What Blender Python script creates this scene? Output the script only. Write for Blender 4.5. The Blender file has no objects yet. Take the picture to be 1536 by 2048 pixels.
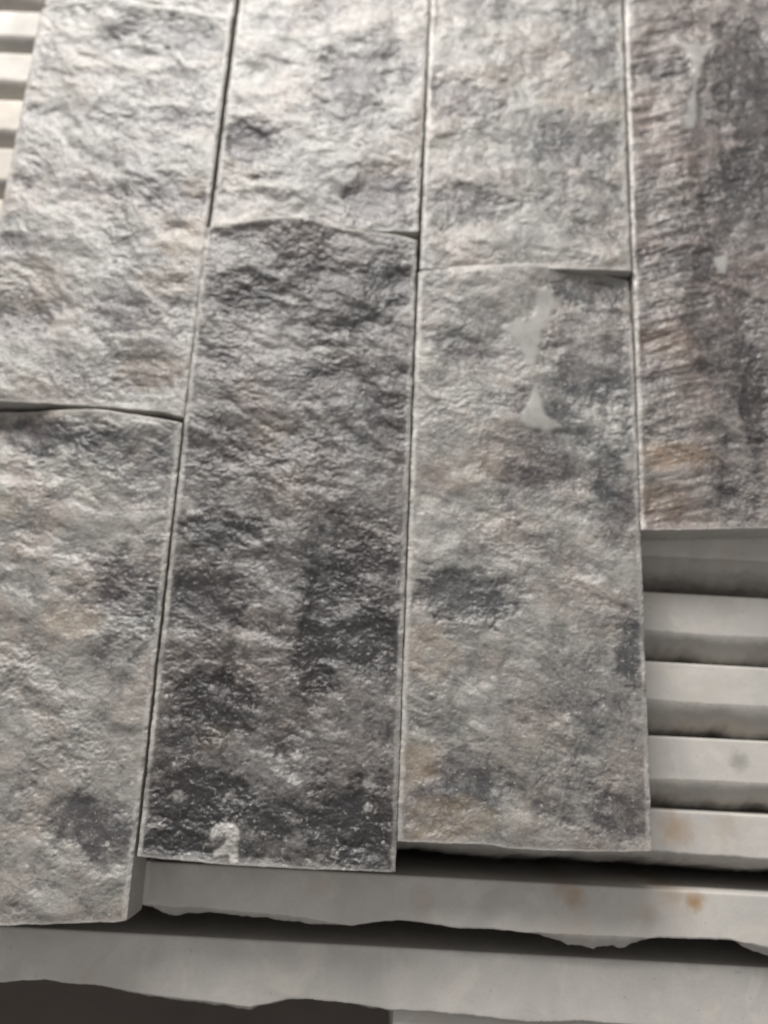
import bpy, math
import numpy as np
from mathutils import Matrix, Vector

# ------------------------------------------------------------------ camera maths
# The photograph looks obliquely down on a flat bed of stones.  World: X right,
# Y away along the tiles, Z up, z = 0 the mean top of the tiles, metres.
F = 1600.0; CX, CY = 768.0, 1024.0; H = 0.3327
d1 = np.array([297., 6083., -F]); d1 /= np.linalg.norm(d1)
d2 = np.array([1., 0, 0]); d2 -= d2.dot(d1) * d1; d2 /= np.linalg.norm(d2)
nn = np.cross(d2, d1)

def at(px, py, z=0.0):
    """point of the photograph -> world point on the level z"""
    r = np.array([px - CX, CY - py, -F])
    p = r * ((z - H) / r.dot(nn))
    return p.dot(d2), p.dot(d1)

scene = bpy.context.scene
cam_data = bpy.data.cameras.new('camera')
cam = bpy.data.objects.new('camera', cam_data)
scene.collection.objects.link(cam)
cam_data.sensor_fit = 'VERTICAL'; cam_data.sensor_height = 36.0
cam_data.lens = F / 2048.0 * 36.0
cam_data.clip_start = 0.005; cam_data.clip_end = 20.0
R = Matrix((tuple(d2), tuple(d1), tuple(nn)))        # camera space -> world
M = R.to_4x4(); M.translation = Vector((0, 0, H))
cam.matrix_world = M
cam_data.dof.use_dof = True
cam_data.dof.focus_distance = 0.285
cam_data.dof.aperture_fstop = 5.0
scene.camera = cam

# ------------------------------------------------------------------ light
world = bpy.data.worlds.new('World'); scene.world = world
world.use_nodes = True
bg = world.node_tree.nodes['Background']
bg.inputs['Color'].default_value = (1.0, 0.975, 0.955, 1); bg.inputs['Strength'].default_value = 0.40

def area(name, loc, target, size, power, col):
    l = bpy.data.lights.new(name, 'AREA'); l.shape = 'RECTANGLE'
    l.size, l.size_y = size; l.energy = power; l.color = col
    o = bpy.data.objects.new(name, l); scene.collection.objects.link(o)
    o.location = loc
    o.rotation_euler = (Vector(target) - Vector(loc)).to_track_quat('-Z', 'Y').to_euler()
    return o
area('upper_left_light', (-0.32, 1.16, 0.62), (0.0, 0.12, 0.0), (0.75, 0.45), 26, (1.0, 0.968, 0.93))  # unseen area lamp, the soft key light from the upper left
scene.view_settings.view_transform = 'Standard'; scene.view_settings.look = 'None'
scene.view_settings.exposure = 0.0; scene.view_settings.gamma = 1.0
scene.view_settings.use_curve_mapping = False
scene.render.engine = 'CYCLES'

# ------------------------------------------------------------------ noise
def gnoise(x, y, seed):
    rs = np.random.RandomState(seed)
    perm = rs.permutation(512); perm = np.concatenate([perm, perm])
    ang = rs.rand(512) * 2 * np.pi; gx, gy = np.cos(ang), np.sin(ang)
    xi = np.floor(x).astype(np.int64); yi = np.floor(y).astype(np.int64)
    xf = x - xi; yf = y - yi
    u = xf**3 * (xf * (xf * 6 - 15) + 10); v = yf**3 * (yf * (yf * 6 - 15) + 10)
    def g(ix, iy, dx, dy):
        h = perm[(perm[ix & 511] + iy) & 511]
        return gx[h] * dx + gy[h] * dy
    a = g(xi, yi, xf, yf); b = g(xi + 1, yi, xf - 1, yf)
    c = g(xi, yi + 1, xf, yf - 1); d = g(xi + 1, yi + 1, xf - 1, yf - 1)
    return (a + (b - a) * u + (c - a) * v + (a - b - c + d) * u * v) * 1.5

def fbm(x, y, seed, octaves=4, gain=0.5, lac=2.03, ridged=False):
    s = 0; amp = 1.0; tot = 0
    for o in range(octaves):
        n = gnoise(x * lac**o + 13.7 * o, y * lac**o - 7.1 * o, seed + 31 * o)
        if ridged: n = 1 - 2 * np.abs(n)
        s = s + n * amp; tot += amp; amp *= gain
    return s / tot

def sstep(a, b, x):
    t = np.clip((x - a) / (b - a), 0, 1); return t * t * (3 - 2 * t)

def cells(x, y, seed):
    """flat-ish random facets: (distance to nearest point, random id value)"""
    rs = np.random.RandomState(seed); tab = rs.rand(4096, 3)
    xi = np.floor(x).astype(np.int64); yi = np.floor(y).astype(np.int64)
    best = np.full(x.shape, 9.0); val = np.zeros(x.shape)
    for i in (-1, 0, 1):
        for j in (-1, 0, 1):
            h = ((xi + i) * 7349 + (yi + j) * 9151 + seed) & 4095
            dx = xi + i + tab[h, 0] - x; dy = yi + j + tab[h, 1] - y
            d = dx * dx + dy * dy
            m = d < best; best = np.where(m, d, best); val = np.where(m, tab[h, 2], val)
    return np.sqrt(best), val

# ------------------------------------------------------------------ materials
def new_mat(name):
    m = bpy.data.materials.new(name); m.use_nodes = True
    nt = m.node_tree; p = nt.nodes['Principled BSDF']
    return m, nt, p
def N(nt, t, **kw):
    n = nt.nodes.new(t)
    for k, v in kw.items(): setattr(n, k, v)
    return n
def noise_node(nt, vec, scale, detail=4.0, rough=0.6, dist=0.0):
    n = N(nt, 'ShaderNodeTexNoise'); nt.links.new(vec, n.inputs['Vector'])
    n.inputs['Scale'].default_value = scale; n.inputs['Detail'].default_value = detail
    n.inputs['Roughness'].default_value = rough; n.inputs['Distortion'].default_value = dist
    return n.outputs['Fac']
def remap(nt, val, a, b, c=0.0, d=1.0):
    n = N(nt, 'ShaderNodeMapRange'); nt.links.new(val, n.inputs['Value'])
    for k, v in zip(('From Min', 'From Max', 'To Min', 'To Max'), (a, b, c, d)): n.inputs[k].default_value = v
    return n.outputs['Result']
def mix(nt, fac, a, b, mode='MIX'):
    n = N(nt, 'ShaderNodeMix', data_type='RGBA', blend_type=mode)
    for sock, v in ((n.inputs['Factor'], fac), (n.inputs['A'], a), (n.inputs['B'], b)):
        if isinstance(v, (int, float)): sock.default_value = v
        elif isinstance(v, tuple): sock.default_value = v + (1,)
        else: nt.links.new(v, sock)
    return n.outputs['Result']
def math_(nt, op, a, b):
    n = N(nt, 'ShaderNodeMath', operation=op)
    for i, v in enumerate((a, b)):
        if isinstance(v, (int, float)): n.inputs[i].default_value = v
        else: nt.links.new(v, n.inputs[i])
    return n.outputs[0]
def attr(nt, name):
    n = N(nt, 'ShaderNodeAttribute'); n.attribute_name = name; return n.outputs['Fac']

def split_stone_material(name, light, dark, warm_amt, speck):
    m, nt, p = new_mat(name)
    co = N(nt, 'ShaderNodeTexCoord').outputs['Object']
    n1 = noise_node(nt, co, 130, 6, 0.62, 0.4)       # ~8 mm mottling
    n2 = noise_node(nt, co, 620, 4, 0.65)            # ~1.6 mm grain
    n3 = noise_node(nt, co, 27, 5, 0.55, 0.6)         # tint fields
    n4 = noise_node(nt, co, 50, 3, 0.5, 0.5)
    t = math_(nt, 'ADD', attr(nt, 'tone'), remap(nt, n1, 0.3, 0.7, -0.22, 0.22))
    t = math_(nt, 'ADD', t, remap(nt, n2, 0.3, 0.7, -0.26, 0.26))
    vo = N(nt, 'ShaderNodeTexVoronoi'); nt.links.new(co, vo.inputs['Vector']); vo.inputs['Scale'].default_value = 420
    vo.inputs['Randomness'].default_value = 1.0
    sx = N(nt, 'ShaderNodeSeparateColor'); nt.links.new(vo.outputs['Color'], sx.inputs[0])
    t = math_(nt, 'ADD', t, remap(nt, sx.outputs[0], 0, 1, -0.15, 0.15))
    n5 = noise_node(nt, co, 55, 5, 0.6, 0.8)
    t = math_(nt, 'ADD', t, remap(nt, n5, 0.32, 0.68, -0.20, 0.20))
    t = remap(nt, t, 0, 1)
    col = mix(nt, t, light, dark)
    pink = tuple(c * k for c, k in zip(light, (1.06, 0.95, 0.90)))
    col = mix(nt, remap(nt, n3, 0.44, 0.62, 0, 0.75), col, mix(nt, t, pink, (dark[0] * 1.30, dark[1] * 1.04, dark[2] * 1.0)))
    green = tuple(c * k for c, k in zip(light, (0.86, 0.90, 0.84)))
    col = mix(nt, remap(nt, n4, 0.54, 0.70, 0, 0.55), col, mix(nt, t, green, dark))
    tan = tuple(c * k for c, k in zip(light, (1.02, 0.80, 0.56)))
    w = math_(nt, 'MULTIPLY', attr(nt, 'warm'), remap(nt, n1, 0.35, 0.6, 0.3, 1.0))
    col = mix(nt, math_(nt, 'MULTIPLY', w, warm_amt), col, tan)
    # pale crushed grains
    sp = noise_node(nt, co, 480, 3, 0.6)
    col = mix(nt, remap(nt, sp, speck - 0.035, speck + 0.03, 0, 0.75), col, tuple(min(.8, c * 1.5) for c in light))
    col = mix(nt, math_(nt, 'MULTIPLY', attr(nt, 'pale'), remap(nt, n2, 0.3, 0.6, 0.5, 1.0)), col, (0.56, 0.54, 0.505))
    col = mix(nt, math_(nt, 'MULTIPLY', attr(nt, 'flat'), remap(nt, n1, 0.3, 0.7, 0.95, 0.6)), col, tuple(c * 0.98 for c in (0.40, 0.395, 0.375)))
    nt.links.new(col, p.inputs['Base Color'])
    vg = N(nt, 'ShaderNodeTexVoronoi'); nt.links.new(co, vg.inputs['Vector']); vg.inputs['Scale'].default_value = 900
    sg = N(nt, 'ShaderNodeSeparateColor'); nt.links.new(vg.outputs['Color'], sg.inputs[0])
    ro = math_(nt, 'ADD', remap(nt, n2, 0.35, 0.65, 0.31, 0.53), remap(nt, sg.outputs[1], 0.80, 1.0, 0, -0.16))
    nt.links.new(ro, p.inputs['Roughness']); p.inputs['Specular IOR Level'].default_value = 0.88
    b = N(nt, 'ShaderNodeBump'); b.inputs['Strength'].default_value = 0.5; b.inputs['Distance'].default_value = 0.0006
    hsum = math_(nt, 'ADD', noise_node(nt, co, 900, 5, 0.7), math_(nt, 'ADD', math_(nt, 'MULTIPLY', n2, 0.8), math_(nt, 'MULTIPLY', sg.outputs[0], 0.35)))
    rough_only = math_(nt, 'SUBTRACT', 1.0, math_(nt, 'MULTIPLY', attr(nt, 'flat'), 0.93))
    nt.links.new(math_(nt, 'MULTIPLY', hsum, rough_only), b.inputs['Height'])
    nt.links.new(b.outputs['Normal'], p.inputs['Normal'])
    p.inputs['Subsurface Weight'].default_value = 0.35; p.inputs['Subsurface Radius'].default_value = (1.0, 0.9, 0.8)
    p.inputs['Subsurface Scale'].default_value = 0.0012
    return m

def sawn_material(name, base, patch, rough_face=False):
    m, nt, p = new_mat(name)
    co = N(nt, 'ShaderNodeTexCoord').outputs['Object']
    info = N(nt, 'ShaderNodeObjectInfo'); sh = N(nt, 'ShaderNodeVectorMath', operation='SCALE')
    cmb = N(nt, 'ShaderNodeCombineXYZ')
    for k in range(3): nt.links.new(info.outputs['Random'], cmb.inputs[k])
    nt.links.new(cmb.outputs[0], sh.inputs[0]); sh.inputs['Scale'].default_value = 7.0
    ad = N(nt, 'ShaderNodeVectorMath', operation='ADD'); nt.links.new(co, ad.inputs[0]); nt.links.new(sh.outputs[0], ad.inputs[1])
    co = ad.outputs[0]
    n1 = noise_node(nt, co, 22, 4, 0.55, 0.8); n2 = noise_node(nt, co, 90, 5, 0.6); n3 = noise_node(nt, co, 1100, 3, 0.6)
    col = mix(nt, remap(nt, n1, 0.40, 0.64), base, patch)
    col = mix(nt, remap(nt, n2, 0.35, 0.75, 0, 0.35), col, tuple(c * 0.74 for c in base))
    col = mix(nt, remap(nt, n3, 0.4, 0.75, 0, 0.22), col, tuple(c * 0.6 for c in base))
    veil = noise_node(nt, co, 38, 5, 0.6, 1.5)
    col = mix(nt, remap(nt, veil, 0.52, 0.72, 0, 0.5), col, tuple(min(.75, c * k) for c, k in zip(base, (1.16, 1.13, 1.08))))
    pit = noise_node(nt, co, 420, 2, 0.5)
    col = mix(nt, remap(nt, pit, 0.70, 0.76, 0, 0.55), col, tuple(c * 0.45 for c in base))
    col = mix(nt, remap(nt, noise_node(nt, co, 30, 3, 0.5, 0.5), 0.60, 0.78, 0, 0.35), col, (base[0] * 0.92, base[1] * 0.78, base[2] * 0.60))
    col = mix(nt, math_(nt, 'MULTIPLY', attr(nt, 'stain'), remap(nt, n2, 0.35, 0.6, 0.75, 1.25)), col, (0.36, 0.215, 0.10))
    col = mix(nt, attr(nt, 'smudge'), col, (0.20, 0.20, 0.17))
    nt.links.new(col, p.inputs['Base Color'])
    nt.links.new(remap(nt, n2, 0.3, 0.7, 0.5, 0.72), p.inputs['Roughness'])
    p.inputs['Specular IOR Level'].default_value = 0.4
    b = N(nt, 'ShaderNodeBump'); b.inputs['Strength'].default_value = 0.35 if rough_face else 0.25
    b.inputs['Distance'].default_value = 0.0006 if rough_face else 0.00025
    nt.links.new(math_(nt, 'ADD', n3, noise_node(nt, co, 500, 4, 0.7)), b.inputs['Height'])
    nt.links.new(b.outputs['Normal'], p.inputs['Normal'])
    return m

side_mat = sawn_material('sawn_side', (0.40, 0.385, 0.36), (0.34, 0.325, 0.30))

# ------------------------------------------------------------------ mesh helpers
def grid_mesh(name, co, quads, mats, mat_index, smooth, attrs):
    me = bpy.data.meshes.new(name)
    nv, nf = len(co), len(quads)
    me.vertices.add(nv); me.vertices.foreach_set('co', co.astype(np.float32).ravel())
    me.loops.add(nf * 4); me.loops.foreach_set('vertex_index', quads.astype(np.int32).ravel())
    me.polygons.add(nf)
    me.polygons.foreach_set('loop_start', np.arange(0, nf * 4, 4, dtype=np.int32))
    me.polygons.foreach_set('material_index', mat_index.astype(np.int32))
    me.polygons.foreach_set('use_smooth', smooth.astype(bool))
    for k, v in attrs.items():
        a = me.attributes.new(k, 'FLOAT', 'POINT'); a.data.foreach_set('value', v.astype(np.float32).ravel())
    for m in mats: me.materials.append(m)
    me.update(calc_edges=True); me.validate()
    o = bpy.data.objects.new(name, me); scene.collection.objects.link(o)
    return o

def in_poly(px, py, poly):
    inside = np.zeros(px.shape, bool); n = len(poly)
    for i in range(n):
        x0, y0 = poly[i]; x1, y1 = poly[(i + 1) % n]
        if y0 == y1: continue
        c = ((y0 > py) != (y1 > py)) & (px < (x1 - x0) * (py - y0) / (y1 - y0) + x0)
        inside ^= c
    return inside

def blur(a, n):
    for _ in range(n):
        p = np.pad(a, 1, mode='edge')
        a = (p[1:-1, 1:-1] * 2 + p[:-2, 1:-1] + p[2:, 1:-1] + p[1:-1, :-2] + p[1:-1, 2:]) / 6
    return a

THICK = 0.020
STEP = 0.00042

def stone_tile(label, left, right, top, bottom, material, seed, dark, warm=(), pale=(), flats=(), marks=(),
               lift=0.0, coarse=1.0, relief=1.0, bias=0.30, tilt=(0, 0), ridges=(), streak=0.12, ripple=False):
    """left/right: two photo points on the sawn long edges.  top/bottom: either a world Y, or the
    outline of the broken end as (photo x, photo y, height in mm) points."""
    (ax, ay), (bx, by) = at(*left[0]), at(*left[1])
    (cx, cy), (dx, dy) = at(*right[0]), at(*right[1])
    XL = lambda Y: ax + (bx - ax) * (Y - ay) / (by - ay)
    XR = lambda Y: cx + (dx - cx) * (Y - cy) / (dy - cy)
    nu = 238
    s = np.linspace(0, 1, nu)
    def end(spec, sd):
        if isinstance(spec, (int, float)):
            return spec + 0.0012 * fbm(s * 4, s * 0 + sd, sd, 3), np.zeros(nu)
        P = []
        for (x, y, z) in spec:
            z *= 0.001
            wx, wy = at(x, y, z)
            P.append(((wx - XL(wy)) / (XR(wy) - XL(wy)), wy, z))
        P = np.array(P)
        # smooth the polyline a little and add small chips
        Y = np.interp(s, P[:, 0], P[:, 1]); Z = np.interp(s, P[:, 0], P[:, 2])
        k = np.ones(15) / 15
        sm = lambda a: np.convolve(np.pad(a, 7, mode='edge'), k, mode='valid')
        return sm(Y) + 0.00035 * fbm(s * 14, s * 0 + sd, sd, 3), sm(Z)
    Yt, Zt = end(top, seed); Yb, Zb = end(bottom, seed + 5)
    L = float(np.mean(Yt - Yb)); nv = int(L / STEP)
    t = np.linspace(0, 1, nv)
    S, T = np.meshgrid(s, t)
    Y = Yb[None, :] * (1 - T) + Yt[None, :] * T
    X = XL(Y) * (1 - S) + XR(Y) * S
    mm_x, mm_y = X * 1000, Y * 1000
    W = 100.0
    de = np.minimum(S, 1 - S) * W                      # mm to the sawn long edges
    dend = np.minimum(T, 1 - T) * L * 1000
    # warped coordinates so that the cleavage runs in broken diagonal ledges
    wx = mm_x + 5 * fbm(mm_x / 24, mm_y / 24, seed + 1, 3); wy = mm_y + 5 * fbm(mm_x / 24, mm_y / 24, seed + 2, 3)
    low = fbm(wx / 46, wy / 38, seed + 3, 3)
    mid = fbm(wx / 9 / coarse, (wy + 0.35 * wx) / 4.5 / coarse, seed + 4, 4, 0.55)
    r, cv = cells((wx + 0.5 * wy) / (4.6 * coarse), (wy - 0.2 * wx) / (3.1 * coarse), seed + 6)
    r2, cv2 = cells((wx + 0.3 * wy) / (2.0 * coarse), wy / (1.35 * coarse), seed + 7)
    fine = fbm(mm_x / 2.0, mm_y / 1.5, seed + 8, 4, 0.62)
    gate = sstep(-0.35, 0.45, fbm(mm_x / 30, mm_y / 30, seed + 9, 3))   # rough zones and calmer zones
    facet = (cv - 0.5) * (1 - sstep(0.3, 0.75, r)) * 0.9 - 0.25 * r
    facet2 = (cv2 - 0.5) * (1 - sstep(0.3, 0.75, r2)) - 0.2 * r2
    hump = fbm(wx / 26, (wy + 0.25 * wx) / 19, seed + 21, 3, 0.5)
    lump = -fbm(wx / 11 / coarse, (wy + 0.3 * wx) / 8.5 / coarse, seed + 22, 4, 0.5, ridged=True)
    r3, cv3 = cells((mm_x + 0.2 * mm_y) / (1.25 * coarse), (mm_y - 0.2 * mm_x) / (1.05 * coarse), seed + 25)
    grain = (cv3 - 0.5) * (1 - sstep(0.25, 0.7, r3))
    z = 2.0 * low + 2.1 * hump * (0.7 + 0.3 * relief) + (0.58 * lump * (0.4 + 0.9 * gate) + 0.10 * mid + 0.30 * facet * gate + 0.26 * facet2 * (0.2 + 0.9 * gate) + 0.26 * grain * (0.5 + 0.7 * gate) + 0.24 * fine * (0.6 + 0.6 * gate)) * relief
    if ripple:                                         # fanned cleavage ripples on the left third
        rp = fbm((mm_x + 0.25 * mm_y) / 26, (mm_y - 0.28 * mm_x) / 5.0, seed + 40, 4, 0.5)
        z += 0.95 * rp * (1 - sstep(0.25, 0.48, S + 0.1 * low))
    # dark blotches in shallow hollows: part dark mineral, part shade painted into the tone
    tone = np.full(X.shape, bias); hol = np.zeros(X.shape)
    ragged = 1 + 0.80 * fbm(mm_x / 10, mm_y / 8, seed + 11, 6, 0.68)
    def blob(px, py, rx, ry):
        X0, Y0 = at(px, py); X1, _ = at(px + rx * 1.15, py); _, Y1 = at(px, py - ry * 1.15)
        q = np.sqrt(((X - X0) / (X1 - X0))**2 + ((Y - Y0) / (Y1 - Y0))**2) * ragged
        return 1 - sstep(0.50, 1.30, q)
    for (px, py, rx, ry, k) in dark:
        b = blob(px, py, rx, ry); tone += 0.95 * k * b; hol = np.maximum(hol, k * b)
    z -= 1.3 * hol; tone -= 0.30 * hump + 0.10 * lump  # humps lighter, dips darker: shading of the relief put into the tone
    wm = np.zeros(X.shape)
    for (px, py, rx, ry, k) in warm: wm = np.maximum(wm, k * blob(px, py, rx, ry))
    pl = np.zeros(X.shape)
    for (px, py, rx, ry, k) in pale:
        b = blob(px, py, rx, ry); b = b * sstep(-0.30, 0.25, fbm(mm_x / 1.6, mm_y / 1.6, seed + 41, 4, 0.6) + 0.5 * (b - 0.5)); pl = np.maximum(pl, 0.85 * k * b); z += 0.4 * k * b
    for (x0, y0, x1, y1, wd, hh) in ridges:            # long cleavage steps
        (p0x, p0y), (p1x, p1y) = at(x0, y0), at(x1, y1)
        u = ((X - p0x) * (p1x - p0x) + (Y - p0y) * (p1y - p0y)) / ((p1x - p0x)**2 + (p1y - p0y)**2)
        sd = ((X - p0x) * (p1y - p0y) - (Y - p0y) * (p1x - p0x)) / math.hypot(p1x - p0x, p1y - p0y) * 1000
        sd = sd + 6.5 * fbm(mm_x / 22, mm_y / 22, seed + 15, 4, 0.6)
        along = sstep(-0.12, 0.1, u) * (1 - sstep(0.9, 1.12, u))
        z += hh * along * sstep(-5.0, 5.0, sd) * (1 - sstep(5.0, wd, sd))
    # tone follows the relief a little (high grains paler, shade painted into the hollows)
    tone += 0.34 * fbm(wx / 19, wy / 16, seed + 12, 5, 0.62) + streak * fbm((mm_x * 0.86 - mm_y * 0.5) / 8, (mm_x * 0.5 + mm_y * 0.86) / 30, seed + 19, 4, 0.6) - 0.10 * (cv2 - 0.5) * 2 + 0.08 * (cv - 0.5)
    for poly in marks:
        k = in_poly(X + 0.0005 * fbm(mm_x / 2.2, mm_y / 2.2, seed + 23, 3), Y, [at(*q) for q in poly]).astype(float)
        k = blur(k, 2); pl = np.maximum(pl, k * 0.95); z += 0.35 * k
    fl = np.zeros(X.shape)
    if flats:                                          # remnants of the flat sawn skin
        fx = (X / 1.0); fy = Y
        for poly in flats:
            wp = [at(*q) for q in poly]
            fl = np.maximum(fl, in_poly(fx + 0.0004 * fbm(mm_x / 3, mm_y / 3, seed + 13, 2), fy, wp).astype(float))
        fl = blur(fl, 7)
        lvl = 2.6 + 0 * z
        zs = blur(z, 90) + 0.5
        z = z * (1 - fl) + zs * fl
        tone = tone * (1 - fl) + 0.40 * fl
    # sawn arrises: relief dies out towards the long edges, small chips remain
    ke = sstep(0.0, 5.0, de); kn = sstep(0.0, 4.0, dend)
    chip = np.maximum(0, fbm(mm_x / 3, mm_y / 4.5, seed + 14, 3) - 0.12)
    zedge = -0.2 + 0.55 * low * 1.2
    z = z * (0.25 + 0.75 * ke) + zedge * (1 - ke) * 0.7
    z = z * (0.30 + 0.70 * kn)
    arris = 1 - sstep(0.15, 1.5, de + 0.9 * fbm(mm_x / 2, mm_y / 5, seed + 16, 3))
    z -= 0.55 * arris + 1.6 * chip * (1 - sstep(0, 2.2, de))
    fade = 24.0
    z += Zt[None, :] * 1000 * np.exp(-((1 - T) * L * 1000 / fade)**2) + Zb[None, :] * 1000 * np.exp(-(T * L * 1000 / fade)**2)
    z += tilt[0] * (S - 0.5) * 2 + tilt[1] * (T - 0.5) * 2 + lift
    # crushed pale rim left by the saw
    rim = (1 - sstep(1.0, 2.7, de + 1.0 * fbm(mm_x / 3, mm_y / 7, seed + 17, 3))) * np.clip(0.62 + 0.9 * fbm(mm_x / 20, mm_y / 12, seed + 18, 4), 0, 1)
    rim = np.maximum(rim, 0.55 * (1 - sstep(0.3, 1.3, dend)))
    pl = np.clip(np.maximum(pl, 0.95 * rim), 0, 1)
    Zm = z / 1000
    X = X + (1 - sstep(0, 3, de)) * np.where(S < 0.5, 1, -1) * 0.0004 * np.maximum(-0.3, fbm(mm_y / 7, mm_y * 0 + np.where(S < 0.5, 3.3, 9.1), seed + 24, 5, 0.65))
    top_co = np.stack([X, Y, Zm], -1).reshape(-1, 3)
    idx = np.arange(nu * nv).reshape(nv, nu)
    q = np.stack([idx[:-1, :-1], idx[:-1, 1:], idx[1:, 1:], idx[1:, :-1]], -1).reshape(-1, 4)
    # skirt: 6 rings down to the sawn underside
    ring = np.concatenate([idx[0, :], idx[1:, -1], idx[-1, -2::-1], idx[-2:0:-1, 0]])
    nr = len(ring); base = top_co[ring]
    cosl = [top_co]; quads = [q]; prev = ring; nxt = nu * nv
    cen = base.mean(0)
    jag = fbm(base[:, 0] * 260, base[:, 1] * 260, seed + 20, 4)
    for i, f in enumerate((0.05, 0.25, 0.5, 0.75, 0.95, 1.0)):
        c = base.copy(); c[:, 2] = base[:, 2] * (1 - f) + (-THICK) * f
        ends = (np.arange(nr) < nu) | ((np.arange(nr) >= nu + nv - 2) & (np.arange(nr) < 2 * nu + nv - 2))
        c[:, 1] += np.where(ends, 1, 0) * 0.0006 * math.sin(math.pi * f) * jag
        cosl.append(c); cur = np.arange(nxt, nxt + nr); nxt += nr
        quads.append(np.stack([np.roll(prev, -1), prev, cur, np.roll(cur, -1)], -1)); prev = cur
    # underside: two quads wide strip fan between opposite rim vertices
    b = prev; m = nr // 2
    und = np.array([[b[i], b[(nr - 1 - i) % nr], b[(nr - 2 - i) % nr], b[i + 1]] for i in range(0, m - 1)])
    quads.append(und)
    co = np.concatenate(cosl); allq = np.concatenate(quads)
    mi = np.concatenate([np.zeros(len(q)), np.ones(len(allq) - len(q))])
    extra = len(co) - len(top_co)
    padz = lambda a: np.concatenate([a.ravel(), np.zeros(extra)])
    o = grid_mesh('stone_tile', co, allq, [material, side_mat], mi, mi == 0,
                  {'tone': padz(tone), 'warm': padz(wm), 'pale': padz(pl), 'flat': padz(fl)})
    o['label'] = label; o['category'] = 'stone tile'; o['group'] = 'split face stone tiles laid flat in columns'
    return o

# ------------------------------------------------------------------ ground
me = bpy.data.meshes.new('ground')
me.from_pydata([(-3, -3, -0.125), (3, -3, -0.125), (3, 3, -0.125), (-3, 3, -0.125)], [], [(0, 1, 2, 3)])
gm, gnt, gp = new_mat('ground')
gco = N(gnt, 'ShaderNodeTexCoord').outputs['Object']
gnt.links.new(mix(gnt, noise_node(gnt, gco, 18, 6), (0.05, 0.042, 0.036), (0.14, 0.115, 0.10)), gp.inputs['Base Color'])
gp.inputs['Roughness'].default_value = 0.9
me.materials.append(gm)
g = bpy.data.objects.new('ground', me); scene.collection.objects.link(g); g['kind'] = 'structure'

# ------------------------------------------------------------------ slabs standing on edge
slab_mats = [sawn_material('sawn_edge_grey', (0.58, 0.555, 0.52), (0.47, 0.455, 0.43)),
             sawn_material('sawn_edge_cream', (0.60, 0.56, 0.50), (0.52, 0.485, 0.44))]
rough_mat = sawn_material('split_side', (0.40, 0.38, 0.35), (0.32, 0.305, 0.285), True)

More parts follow.
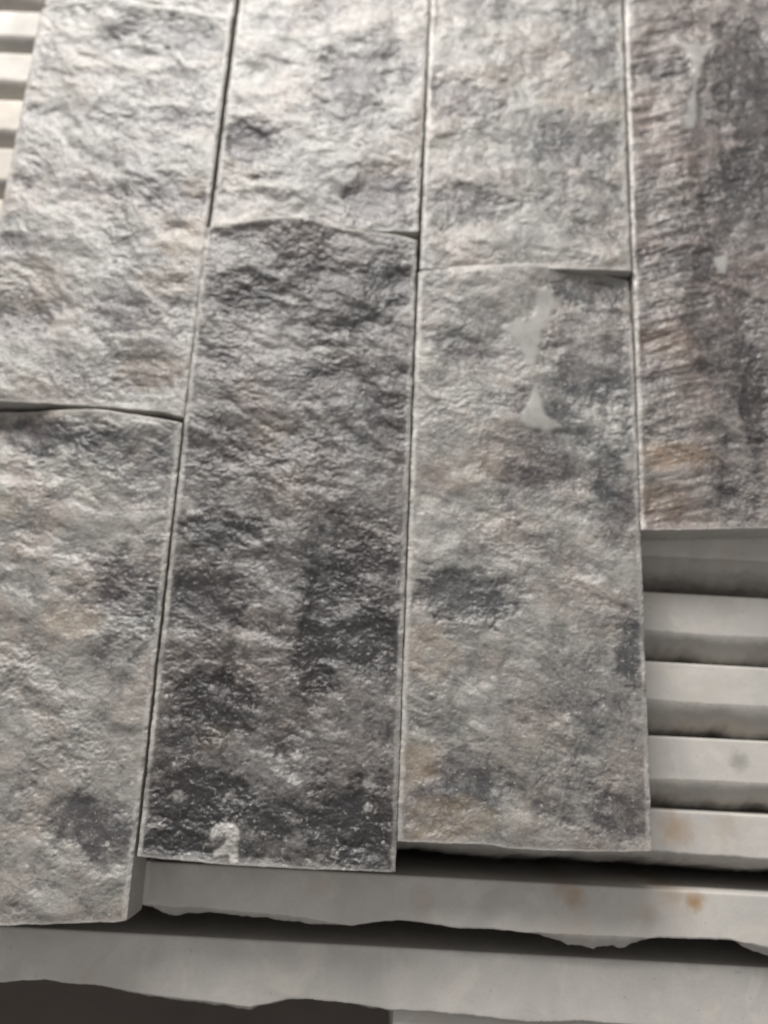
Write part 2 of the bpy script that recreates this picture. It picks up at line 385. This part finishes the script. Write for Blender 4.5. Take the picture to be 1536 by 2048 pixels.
def stone_slab(label, yfun, width, drop, seed, cream=0, roll=1.0, jag=None, stains=(), smudges=(), x0=-0.34, x1=0.34, pitch=28.0, lip=None):
    """One stone standing on its long edge.  Back face (away from the camera) sawn straight, top edge
    sawn flat, near face split rough.  yfun(x) = Y of the back arris; jag(x) = Y of the broken arris."""
    zt = -THICK - 0.0003 - drop
    nx = 1300; x = np.linspace(x0, x1, nx); xm = x * 1000
    yb = yfun(x)
    w = width * 1000 + 1.1 * fbm(xm / 42, xm * 0 + seed, seed, 4, 0.55) + 0.35 * fbm(xm / 5, xm * 0 + seed, seed + 2, 3)
    if jag is not None:
        jy = jag(x); w = np.where(np.isnan(jy), w, (yb - jy) * 1000 + 0.55 * fbm(xm / 7, xm * 0, seed + 2, 6, 0.68))
    w = w / 1000
    cols = []; mi_cols = []
    nt_ = 22                                              # across the sawn top
    H_ = 0.100 - drop
    # back face bottom -> top
    for f in (0, 0.5, 0.97): cols.append((yb, np.full(nx, zt - H_ * (1 - f)))); mi_cols.append(0)
    for i in range(nt_):
        f = i / (nt_ - 1)
        z = np.full(nx, zt) + 0.00008 * fbm(xm / 20, xm * 0 + f * 3, seed + 5, 2)
        if i == 0: z = z - 0.00012
        cols.append((yb - 0.0001 - (w - 0.0001) * f, z)); mi_cols.append(0)
    # broken arris and split face going down: rolls outward, rough
    shoulder = 1 + 0.45 * fbm(xm / 30, xm * 0, seed + 13, 4, 0.55)
    lipf = np.zeros(nx) if lip is None else np.maximum(0, lip(x) * (1 + 0.45 * fbm(xm / 9, xm * 0, seed + 31, 3, 0.5)))
    zs = np.concatenate([np.array([0.00004, 0.00014, 0.0003]), np.linspace(0.0006, 0.006, 14), np.linspace(0.0068, 0.022, 18), np.linspace(0.026, H_, 8)])
    for zz in zs:
        mmz = zz * 1000
        bulge = roll * np.sqrt(mmz) * 3.6 * shoulder if roll > 0 else lipf * math.sqrt(min(1, mmz / 3.5)) + roll * max(0, mmz - 4) * 2.5
        n = 1.5 * fbm(xm / 24, xm * 0 + mmz / 12, seed + 7, 4, 0.55) + 0.4 * fbm(xm / 4.5, xm * 0 + mmz / 3.2, seed + 9, 4, 0.6)
        n0 = 1.5 * fbm(xm / 24, xm * 0, seed + 7, 4, 0.55)
        off = bulge + (n - n0 * math.exp(-mmz / 5)) * min(1, mmz / 3.0)
        cols.append((yb - w - np.clip(off, -5.0, pitch - 0.15 - w * 1000) / 1000, np.full(nx, zt - zz))); mi_cols.append(1)
    Yc = np.stack([c[0] for c in cols]); Zc = np.stack([c[1] for c in cols])
    Xc = np.broadcast_to(x, Yc.shape)
    co = np.stack([Xc, Yc, Zc], -1).reshape(-1, 3); nr = len(cols)
    idx = np.arange(nr * nx).reshape(nr, nx)
    q = np.stack([idx[:-1, :-1], idx[1:, :-1], idx[1:, 1:], idx[:-1, 1:]], -1).reshape(-1, 4)
    mi = np.repeat([mi_cols[i + 1] if mi_cols[i + 1] == 1 else 0 for i in range(nr - 1)], nx - 1)
    sm = np.repeat([1 if (mi_cols[i + 1] == 1 or 3 <= i < 3 + nt_ - 1) else 0 for i in range(nr - 1)], nx - 1)
    # underside and the two ends
    und = np.stack([idx[0, :-1], idx[0, 1:], idx[-1, 1:], idx[-1, :-1]], -1)
    ends = []
    for c, fl in ((0, 1), (nx - 1, 0)):
        a = list(idx[:, c]); k = len(a)
        for i in range(k // 2 - 1):
            f = [a[i], a[i + 1], a[k - 2 - i], a[k - 1 - i]]; ends.append(f if fl else f[::-1])
    allq = np.concatenate([q, und, np.array(ends)])
    mi = np.concatenate([mi, np.zeros(len(allq) - len(q))]); sm = np.concatenate([sm, np.zeros(len(allq) - len(q))])
    def spots(lst):
        a = np.zeros(Yc.shape)
        for (px, py, r, k) in lst:
            sx, sy = at(px, py, zt); ex, _ = at(px + r, py, zt)
            d = np.hypot(Xc - sx, (Yc - sy)) / (ex - sx) * (1 + 0.7 * fbm(Xc * 260, Yc * 260, seed + 21, 5, 0.65))
            a = np.maximum(a, k * (1 - sstep(0.15, 1.15, d)))
        return a
    o = grid_mesh('stone_slab', co, allq, [slab_mats[cream], rough_mat], mi, sm,
                  {'stain': spots(stains), 'smudge': spots(smudges)})
    o['kind'] = 'thing'; o['label'] = label; o['category'] = 'stone slab'; o['group'] = 'stone slabs stood on edge in a row'
    return o

def line(p, q, z):
    (xa, ya), (xb, yb) = at(p[0], p[1], z), at(q[0], q[1], z)
    return lambda x: ya + (yb - ya) * (x - xa) / (xb - xa)
def poly(pts, z):
    P = np.array([at(px, py, z) for px, py in pts])
    return lambda x: np.interp(x, P[:, 0], P[:, 1], left=np.nan, right=np.nan)

ZS = -THICK
def yat(px, py): return at(px, py, ZS)[1]
# back arrises at the left border of the picture, then hidden ones, then at the right border
left_ys = [yat(20, v) for v in (-60, 22, 106, 200, 297, 400)]
right_ys = [yat(1400, v) for v in (1060, 1189, 1328, 1476, 1624, 1784)]
gap = left_ys[-1] - right_ys[0]; nh = int(round(gap / 0.0295)) - 1
hidden = [left_ys[-1] - gap * (i + 1) / (nh + 1) for i in range(nh)]
print('hidden slabs', nh, 'pitch', gap / (nh + 1) * 1000, [round((a - b) * 1000, 1) for a, b in zip(left_ys, left_ys[1:])],
      [round((a - b) * 1000, 1) for a, b in zip(right_ys, right_ys[1:])])
const = lambda y, sl=-0.004, xr=0.0: (lambda x: y + sl * (x - xr))
L_labels = ['slab on edge at the very top left corner, mostly outside the photo',
            'bright slab on edge beside the top left corner of the upper left tile',
            'pale slab on edge below a blue grey gap, second bright bar at the left border',
            'cream slab on edge, third bright bar down the left border',
            'cream slab on edge, fourth bright bar down the left border',
            'cream slab whose tip just shows where the left tile meets the left border']
for i, y in enumerate(left_ys):
    stone_slab(L_labels[i], const(y, -0.004, -0.19), (0.0165, 0.0155, 0.0165, 0.0175, 0.0175, 0.018)[i], 0.0, 100 + i, cream=1 if i > 2 else 0, roll=0.75,
               pitch=(left_ys[i] - (left_ys + hidden)[i + 1]) * 1000)
for i, y in enumerate(hidden):
    stone_slab('slab on edge hidden beneath the flat tiles, row place %s from the back' % ('seventh', 'eighth', 'ninth', 'tenth', 'eleventh', 'twelfth', 'thirteenth')[i],
               const(y), 0.0185, 0.0, 140 + i, pitch=gap / (nh + 1) * 1000)
R_labels = ['dim slab on edge directly under the end of the far right tile',
            'grey slab on edge, second bar below the end of the far right tile',
            'light grey clean slab on edge, third bar below the far right tile',
            'light slab on edge with a round grey smudge near the right border',
            'pale slab on edge with a faint peach stain, level with the grey tile end',
            'long slab on edge with two brown rust spots, touching the ends of the middle tiles']
stn = [(), (), (), (), ((1350, 1660, 42, .42), (1245, 1640, 40, .28), (1450, 1650, 30, .2)),
       ((1388, 1801, 25, .75), (1345, 1785, 42, .30), (1148, 1792, 30, .5), (845, 1800, 36, .22), (1125, 1775, 25, .3), (1300, 1830, 30, .15), (640, 1770, 30, .15))]
smd = [(), ((1450, 1215, 40, .15),), (), ((1478, 1522, 26, .55),), (), ()]
jag6 = poly([(-200, 1800), (150, 1800), (275, 1807), (330, 1812), (350, 1816), (385, 1813), (448, 1820), (520, 1826), (600, 1834), (680, 1848), (703, 1851),
             (755, 1844), (800, 1840), (863, 1848), (918, 1857), (972, 1858), (1054, 1864), (1150, 1869), (1250, 1873), (1315, 1876), (1462, 1880), (1536, 1892), (1700, 1905)], ZS)
def lips(pts):
    P = np.array([(at(px, 1860, ZS)[0], v) for px, v in pts])
    return lambda x: np.interp(x, P[:, 0], P[:, 1])
lip6 = lips([(200, 0.5), (275, 0.5), (349, 4), (396, 2.4), (520, 2.2), (625, 2.5), (680, 1), (720, 0), (1000, 0), (1054, 1), (1103, 2.2), (1163, 5), (1244, 5),
             (1277, 2.8), (1315, 0), (1462, 0), (1489, 2), (1536, 4), (1700, 3)])
lip7 = lips([(0, 0), (200, 1), (330, 2), (480, 2.2), (540, 1), (600, 0.3), (900, 2), (1100, 2.6), (1500, 1)])
for i, y in enumerate(right_ys):
    xr = at(1400, 1500, ZS)[0]
    if i == 5:
        stone_slab(R_labels[i], line((800, 1750), (1536, 1790), ZS), 0.019, 0.0, 160 + i, cream=0, roll=-0.4, jag=jag6, lip=lip6, stains=stn[i])
    else:
        stone_slab(R_labels[i], const(y, (-.004, -.010, -.008, 0.0, -0.004)[i], xr), (0.0130, 0.0170, 0.0160, 0.0170, 0.0160)[i], 0.0, 160 + i,
                   roll=(1, 1, 1.1, 0.95, 0.48)[i], pitch=(y - right_ys[i + 1]) * 1000, stains=stn[i], smudges=smd[i])
d7 = 0.008
jag7 = poly([(-250, 1962), (0, 1966), (40, 1961), (90, 1959), (130, 1966), (200, 1970), (260, 1982), (330, 1993), (420, 2003), (500, 2013), (540, 2006), (570, 1999),
             (610, 1998), (660, 2002), (720, 2008), (770, 2018), (860, 2022), (950, 2030), (1060, 2043), (1160, 2040), (1300, 2052), (1600, 2070)], ZS - d7)
stone_slab('lowered pale slab on edge crossing the whole bottom of the photo',
           line((0, 1852), (1536, 1935), ZS - d7), 0.019, d7, 181, roll=-0.4, jag=jag7, lip=lip7)
d8 = 0.012
stone_slab('dim slab end at the bottom border right of the dark hollow', line((0, 1960), (1536, 2025), ZS - d8), 0.019, d8, 182, cream=0, roll=0.3, x0=at(786, 2035, ZS - d8)[0])

# ------------------------------------------------------------------ flat tiles with split faces
m_pale = split_stone_material('split_stone_pale', (0.315, 0.31, 0.292), (0.062, 0.060, 0.065), 0.6, 0.66)
m_dark = split_stone_material('split_stone_dark', (0.215, 0.204, 0.194), (0.024, 0.023, 0.024), 0.5, 0.64)
m_grey = split_stone_material('split_stone_grey', (0.30, 0.291, 0.272), (0.062, 0.063, 0.065), 0.7, 0.66)
m_brown = split_stone_material('split_stone_brown', (0.255, 0.23, 0.215), (0.045, 0.042, 0.042), 0.8, 0.65)

YTOP = 0.47
A = stone_tile('light grey split face tile at upper left, beside the bright slab edges',
    [(80, 22), (-75, 800)], [(463, 40), (366, 838)],
    [(80, 22, 0), (100, 10, 0), (150, 3, 2), (205, -5, 4), (260, -2, 4), (300, 9, 2), (400, 24, 0), (462, 34, 0)],
    [(-75, 800, 3), (0, 803, 3), (200, 812, 0), (330, 824, 0), (352, 832, 0)],
    m_pale, 1, relief=0.85, dark=[(330, 65, 90, 28, .5), (400, 90, 50, 25, .6), (250, 105, 60, 15, .4), (370, 165, 60, 28, .5), (330, 235, 100, 20, .5), (360, 390, 70, 36, .7),
                (240, 350, 60, 60, .35), (100, 350, 60, 30, .35), (30, 487, 65, 20, .5), (35, 625, 60, 45, .65), (285, 590, 90, 50, .45), (230, 640, 50, 40, .4),
                (290, 745, 60, 38, .5), (180, 150, 40, 12, .4), (150, 740, 60, 30, .25)],
    warm=[(380, 480, 60, 40, .6), (300, 740, 70, 40, .6), (330, 560, 50, 30, .5), (60, 560, 80, 60, .4), (390, 370, 25, 20, .6)], bias=0.20, coarse=0.85)
Hh = stone_tile('sliver of pale tile at the top border behind the upper left tile',
    [(96, -60), (88, -20)], [(475, -60), (468, -10)], YTOP, [(80, 10, -3), (300, 16, -3), (470, 34, -3)],
    m_pale, 2, [], bias=0.22, coarse=0.85)
C = stone_tile('pale split face tile second from left at the top, with a round dark spot',
    [(474, 40), (421, 448)], [(857, 40), (836, 470)], YTOP + 0.02, [(424, 455, 0), (600, 462, 0), (834, 462, 0)],
    m_pale, 3, relief=0.8, dark=[(745, 130, 100, 50, .55), (700, 195, 60, 60, .6), (495, 285, 48, 44, 1.0), (600, 330, 60, 40, .4), (765, 395, 66, 62, .85), (660, 395, 30, 40, .35),
                (640, 20, 40, 30, .5), (540, 50, 60, 14, .4), (520, 390, 70, 12, .3)], warm=[(780, 330, 40, 14, .4)], bias=0.14, coarse=0.9)
E_ = stone_tile('grey split face tile third from left at the top, above the longest pale edged tile',
    [(862, 0), (840, 535)], [(1246, 0), (1262, 545)], YTOP + 0.01, [(840, 538, 0), (1050, 535, 1), (1262, 541, 1.5)],
    m_grey, 4, [(920, 195, 70, 40, .6), (1190, 90, 50, 80, .55), (1180, 270, 90, 38, .55), (1100, 330, 60, 60, .45), (925, 410, 75, 36, .75), (1200, 420, 60, 80, .3),
                (1000, 20, 90, 20, .4), (1060, 280, 30, 40, .3)], warm=[(1000, 150, 60, 20, .3), (1180, 200, 80, 18, .4)], bias=0.16, coarse=0.85, relief=0.85)
G = stone_tile('brownish split face tile at the far right with a smooth hourglass shaped patch',
    [(1250, 0), (1283, 1060)], [(1642, 0), (1757, 1060)], YTOP, [(1283, 1060, 0), (1350, 1060, 0), (1450, 1058, 0), (1760, 1052, 0)],
    m_brown, 5, [(1490, 150, 70, 90, .8), (1520, 230, 50, 90, .8), (1500, 360, 70, 60, .7), (1430, 300, 50, 100, .35), (1330, 140, 50, 16, .6), (1350, 520, 100, 30, .5),
                 (1300, 690, 40, 50, .5), (1512, 800, 28, 90, .9), (1440, 630, 70, 100, .5), (1450, 450, 90, 50, .5), (1480, 950, 60, 60, .4), (1310, 340, 50, 30, .35), (1450, 760, 60, 60, .4)],
    warm=[(1340, 915, 70, 28, 1.0), (1330, 1000, 60, 40, .5), (1320, 680, 60, 30, .4)],
    pale=[(1330, 880, 50, 10, .35), (1310, 300, 40, 10, .2)],
    flats=[[(1352, 88), (1400, 92), (1418, 88), (1440, 78), (1420, 100), (1405, 118), (1396, 150), (1390, 200), (1393, 235), (1380, 262), (1362, 262), (1370, 230), (1384, 180), (1385, 130), (1375, 108)],
           [(1425, 515), (1455, 510), (1452, 550), (1440, 548)]],
    bias=0.27, ripple=True, ridges=[(1400, 60, 1385, 700, 24, 1.5)])
B = stone_tile('light grey coarse split face tile at lower left, cut off by the left border',
    [(-80, 822), (-275, 1856)], [(363, 848), (252, 1843)],
    [(-80, 830, -4), (0, 824, -4), (60, 824, -3), (130, 820, 1), (190, 818, 3), (260, 828, 2), (363, 845, 0)],
    [(-275, 1858, 0), (0, 1853, 0), (50, 1850, 0), (150, 1847, 0), (235, 1845, 0), (251, 1841, 0)],
    m_grey, 6, [(80, 870, 110, 35, .95), (250, 905, 90, 40, .6), (300, 960, 50, 50, .55), (265, 1190, 75, 65, .75), (320, 1080, 30, 35, .6), (50, 1165, 60, 20, .4),
                (170, 1640, 70, 50, .7), (220, 1700, 60, 50, .6), (230, 1320, 60, 40, .3), (40, 1000, 40, 30, .3)],
    warm=[(140, 1240, 60, 30, .6), (20, 1010, 30, 30, .5)], pale=[(70, 968, 14, 6, .9), (105, 972, 12, 7, .8), (255, 935, 14, 5, .7), (10, 965, 9, 6, .7)],
    bias=0.06, coarse=1.15, relief=1.15, streak=0.5)
D = stone_tile('darkest split face tile, long and charcoal, second from left at the bottom',
    [(412, 455), (274, 1713)], [(834, 483), (791, 1745)],
    [(413, 458, 0), (450, 448, 0), (490, 442, 2), (545, 434, 4), (590, 433, 5), (625, 437, 4), (660, 451, 2), (740, 465, 1), (800, 471, 0), (832, 482, 0)],
    [(275, 1713, 0), (440, 1730, 0), (600, 1738, 0), (790, 1745, 0)],
    m_dark, 7, [(620, 560, 120, 40, .6), (480, 600, 80, 30, .5), (780, 570, 50, 45, .7), (690, 620, 80, 60, .4), (720, 770, 100, 50, .5), (450, 890, 80, 50, .3),
                (730, 860, 80, 60, .4), (440, 1060, 75, 30, .7), (410, 1200, 75, 60, .9), (660, 1100, 60, 60, .5), (730, 1180, 90, 90, .6), (640, 1270, 42, 90, 1.),
                (740, 1290, 70, 60, .7), (430, 1410, 75, 55, .9), (350, 1500, 50, 50, .5), (390, 1600, 95, 60, .9), (720, 1650, 90, 75, .95), (560, 1640, 60, 40, .5), (350, 1690, 70, 30, .8)],
    warm=[(540, 870, 30, 30, .7), (430, 1480, 40, 30, .5), (560, 1000, 60, 50, .3)],
    marks=[[(418, 1670), (425, 1656), (441, 1645), (466, 1648), (477, 1660), (479, 1676), (474, 1695), (475, 1727), (460, 1727), (458, 1711), (441, 1711),
            (425, 1717), (425, 1707), (444, 1693), (454, 1680), (448, 1672), (433, 1676), (421, 1682)], [(578, 1520), (585, 1512), (592, 1503), (600, 1506), (606, 1515), (598, 1520)]],
    pale=[ (380, 1028, 10, 6, .9),
          (740, 1570, 12, 20, .55), (650, 700, 34, 8, .45), (460, 1592, 12, 10, .6), (735, 1618, 8, 8, .8), (670, 1712, 10, 9, .7), (640, 1718, 9, 8, .5), (355, 1590, 16, 12, .5), (500, 605, 12, 8, .5)],
    bias=0.40, coarse=1.15, relief=1.3, lift=0.3, ridges=[(492, 1150, 475, 1600, 10, -1.2), (640, 900, 610, 1400, 22, 1.5)])
Ff = stone_tile('long grey split face tile right of the darkest one, with smooth triangular patches',
    [(837, 545), (794, 1683)], [(1263, 560), (1306, 1703)],
    [(838, 545, 0), (860, 539, 0), (900, 535, 0.5), (980, 530, 1.5), (1060, 528, 1.5), (1110, 532, 0), (1150, 541, -2.5), (1200, 549, -3), (1262, 562, -3)],
    [(795, 1683, 0), (900, 1688, 0), (980, 1690, 0), (1010, 1697, 0), (1100, 1702, 0), (1200, 1704, 0), (1305, 1703, 0)],
    m_grey, 8, [(910, 690, 70, 35, .5), (1190, 720, 90, 90, .6), (1130, 900, 110, 60, .6), (1190, 580, 80, 25, .7), (1230, 1010, 45, 80, .6), (930, 1190, 90, 45, .95),
                (1265, 1300, 36, 70, .8), (930, 1560, 70, 55, .65), (860, 1620, 60, 40, .5), (1250, 1630, 60, 50, .6), (1050, 980, 60, 50, .5), (960, 640, 60, 30, .35), (1090, 800, 60, 50, .4),
                (1170, 1380, 90, 90, .28), (1130, 1600, 80, 50, .35)],
    warm=[(840, 1520, 36, 40, .8), (900, 1640, 80, 40, .7), (860, 1310, 50, 50, .5), (930, 940, 70, 40, .4), (850, 1270, 40, 25, .5)],
    pale=[(1185, 1162, 22, 12, .7), (1215, 1225, 26, 12, .6), (1148, 1262, 10, 8, .9), (1180, 1090, 40, 22, .3)],
    flats=[[(1000, 655), (1030, 642), (1062, 642), (1072, 620), (1074, 580), (1096, 578), (1112, 605), (1100, 632), (1086, 655), (1076, 700), (1068, 735), (1054, 728), (1040, 690), (1022, 668)],
           [(1072, 768), (1082, 800), (1090, 830), (1130, 852), (1095, 862), (1060, 855), (1035, 845), (1055, 810)]],
    bias=0.17, relief=0.8, coarse=0.95)
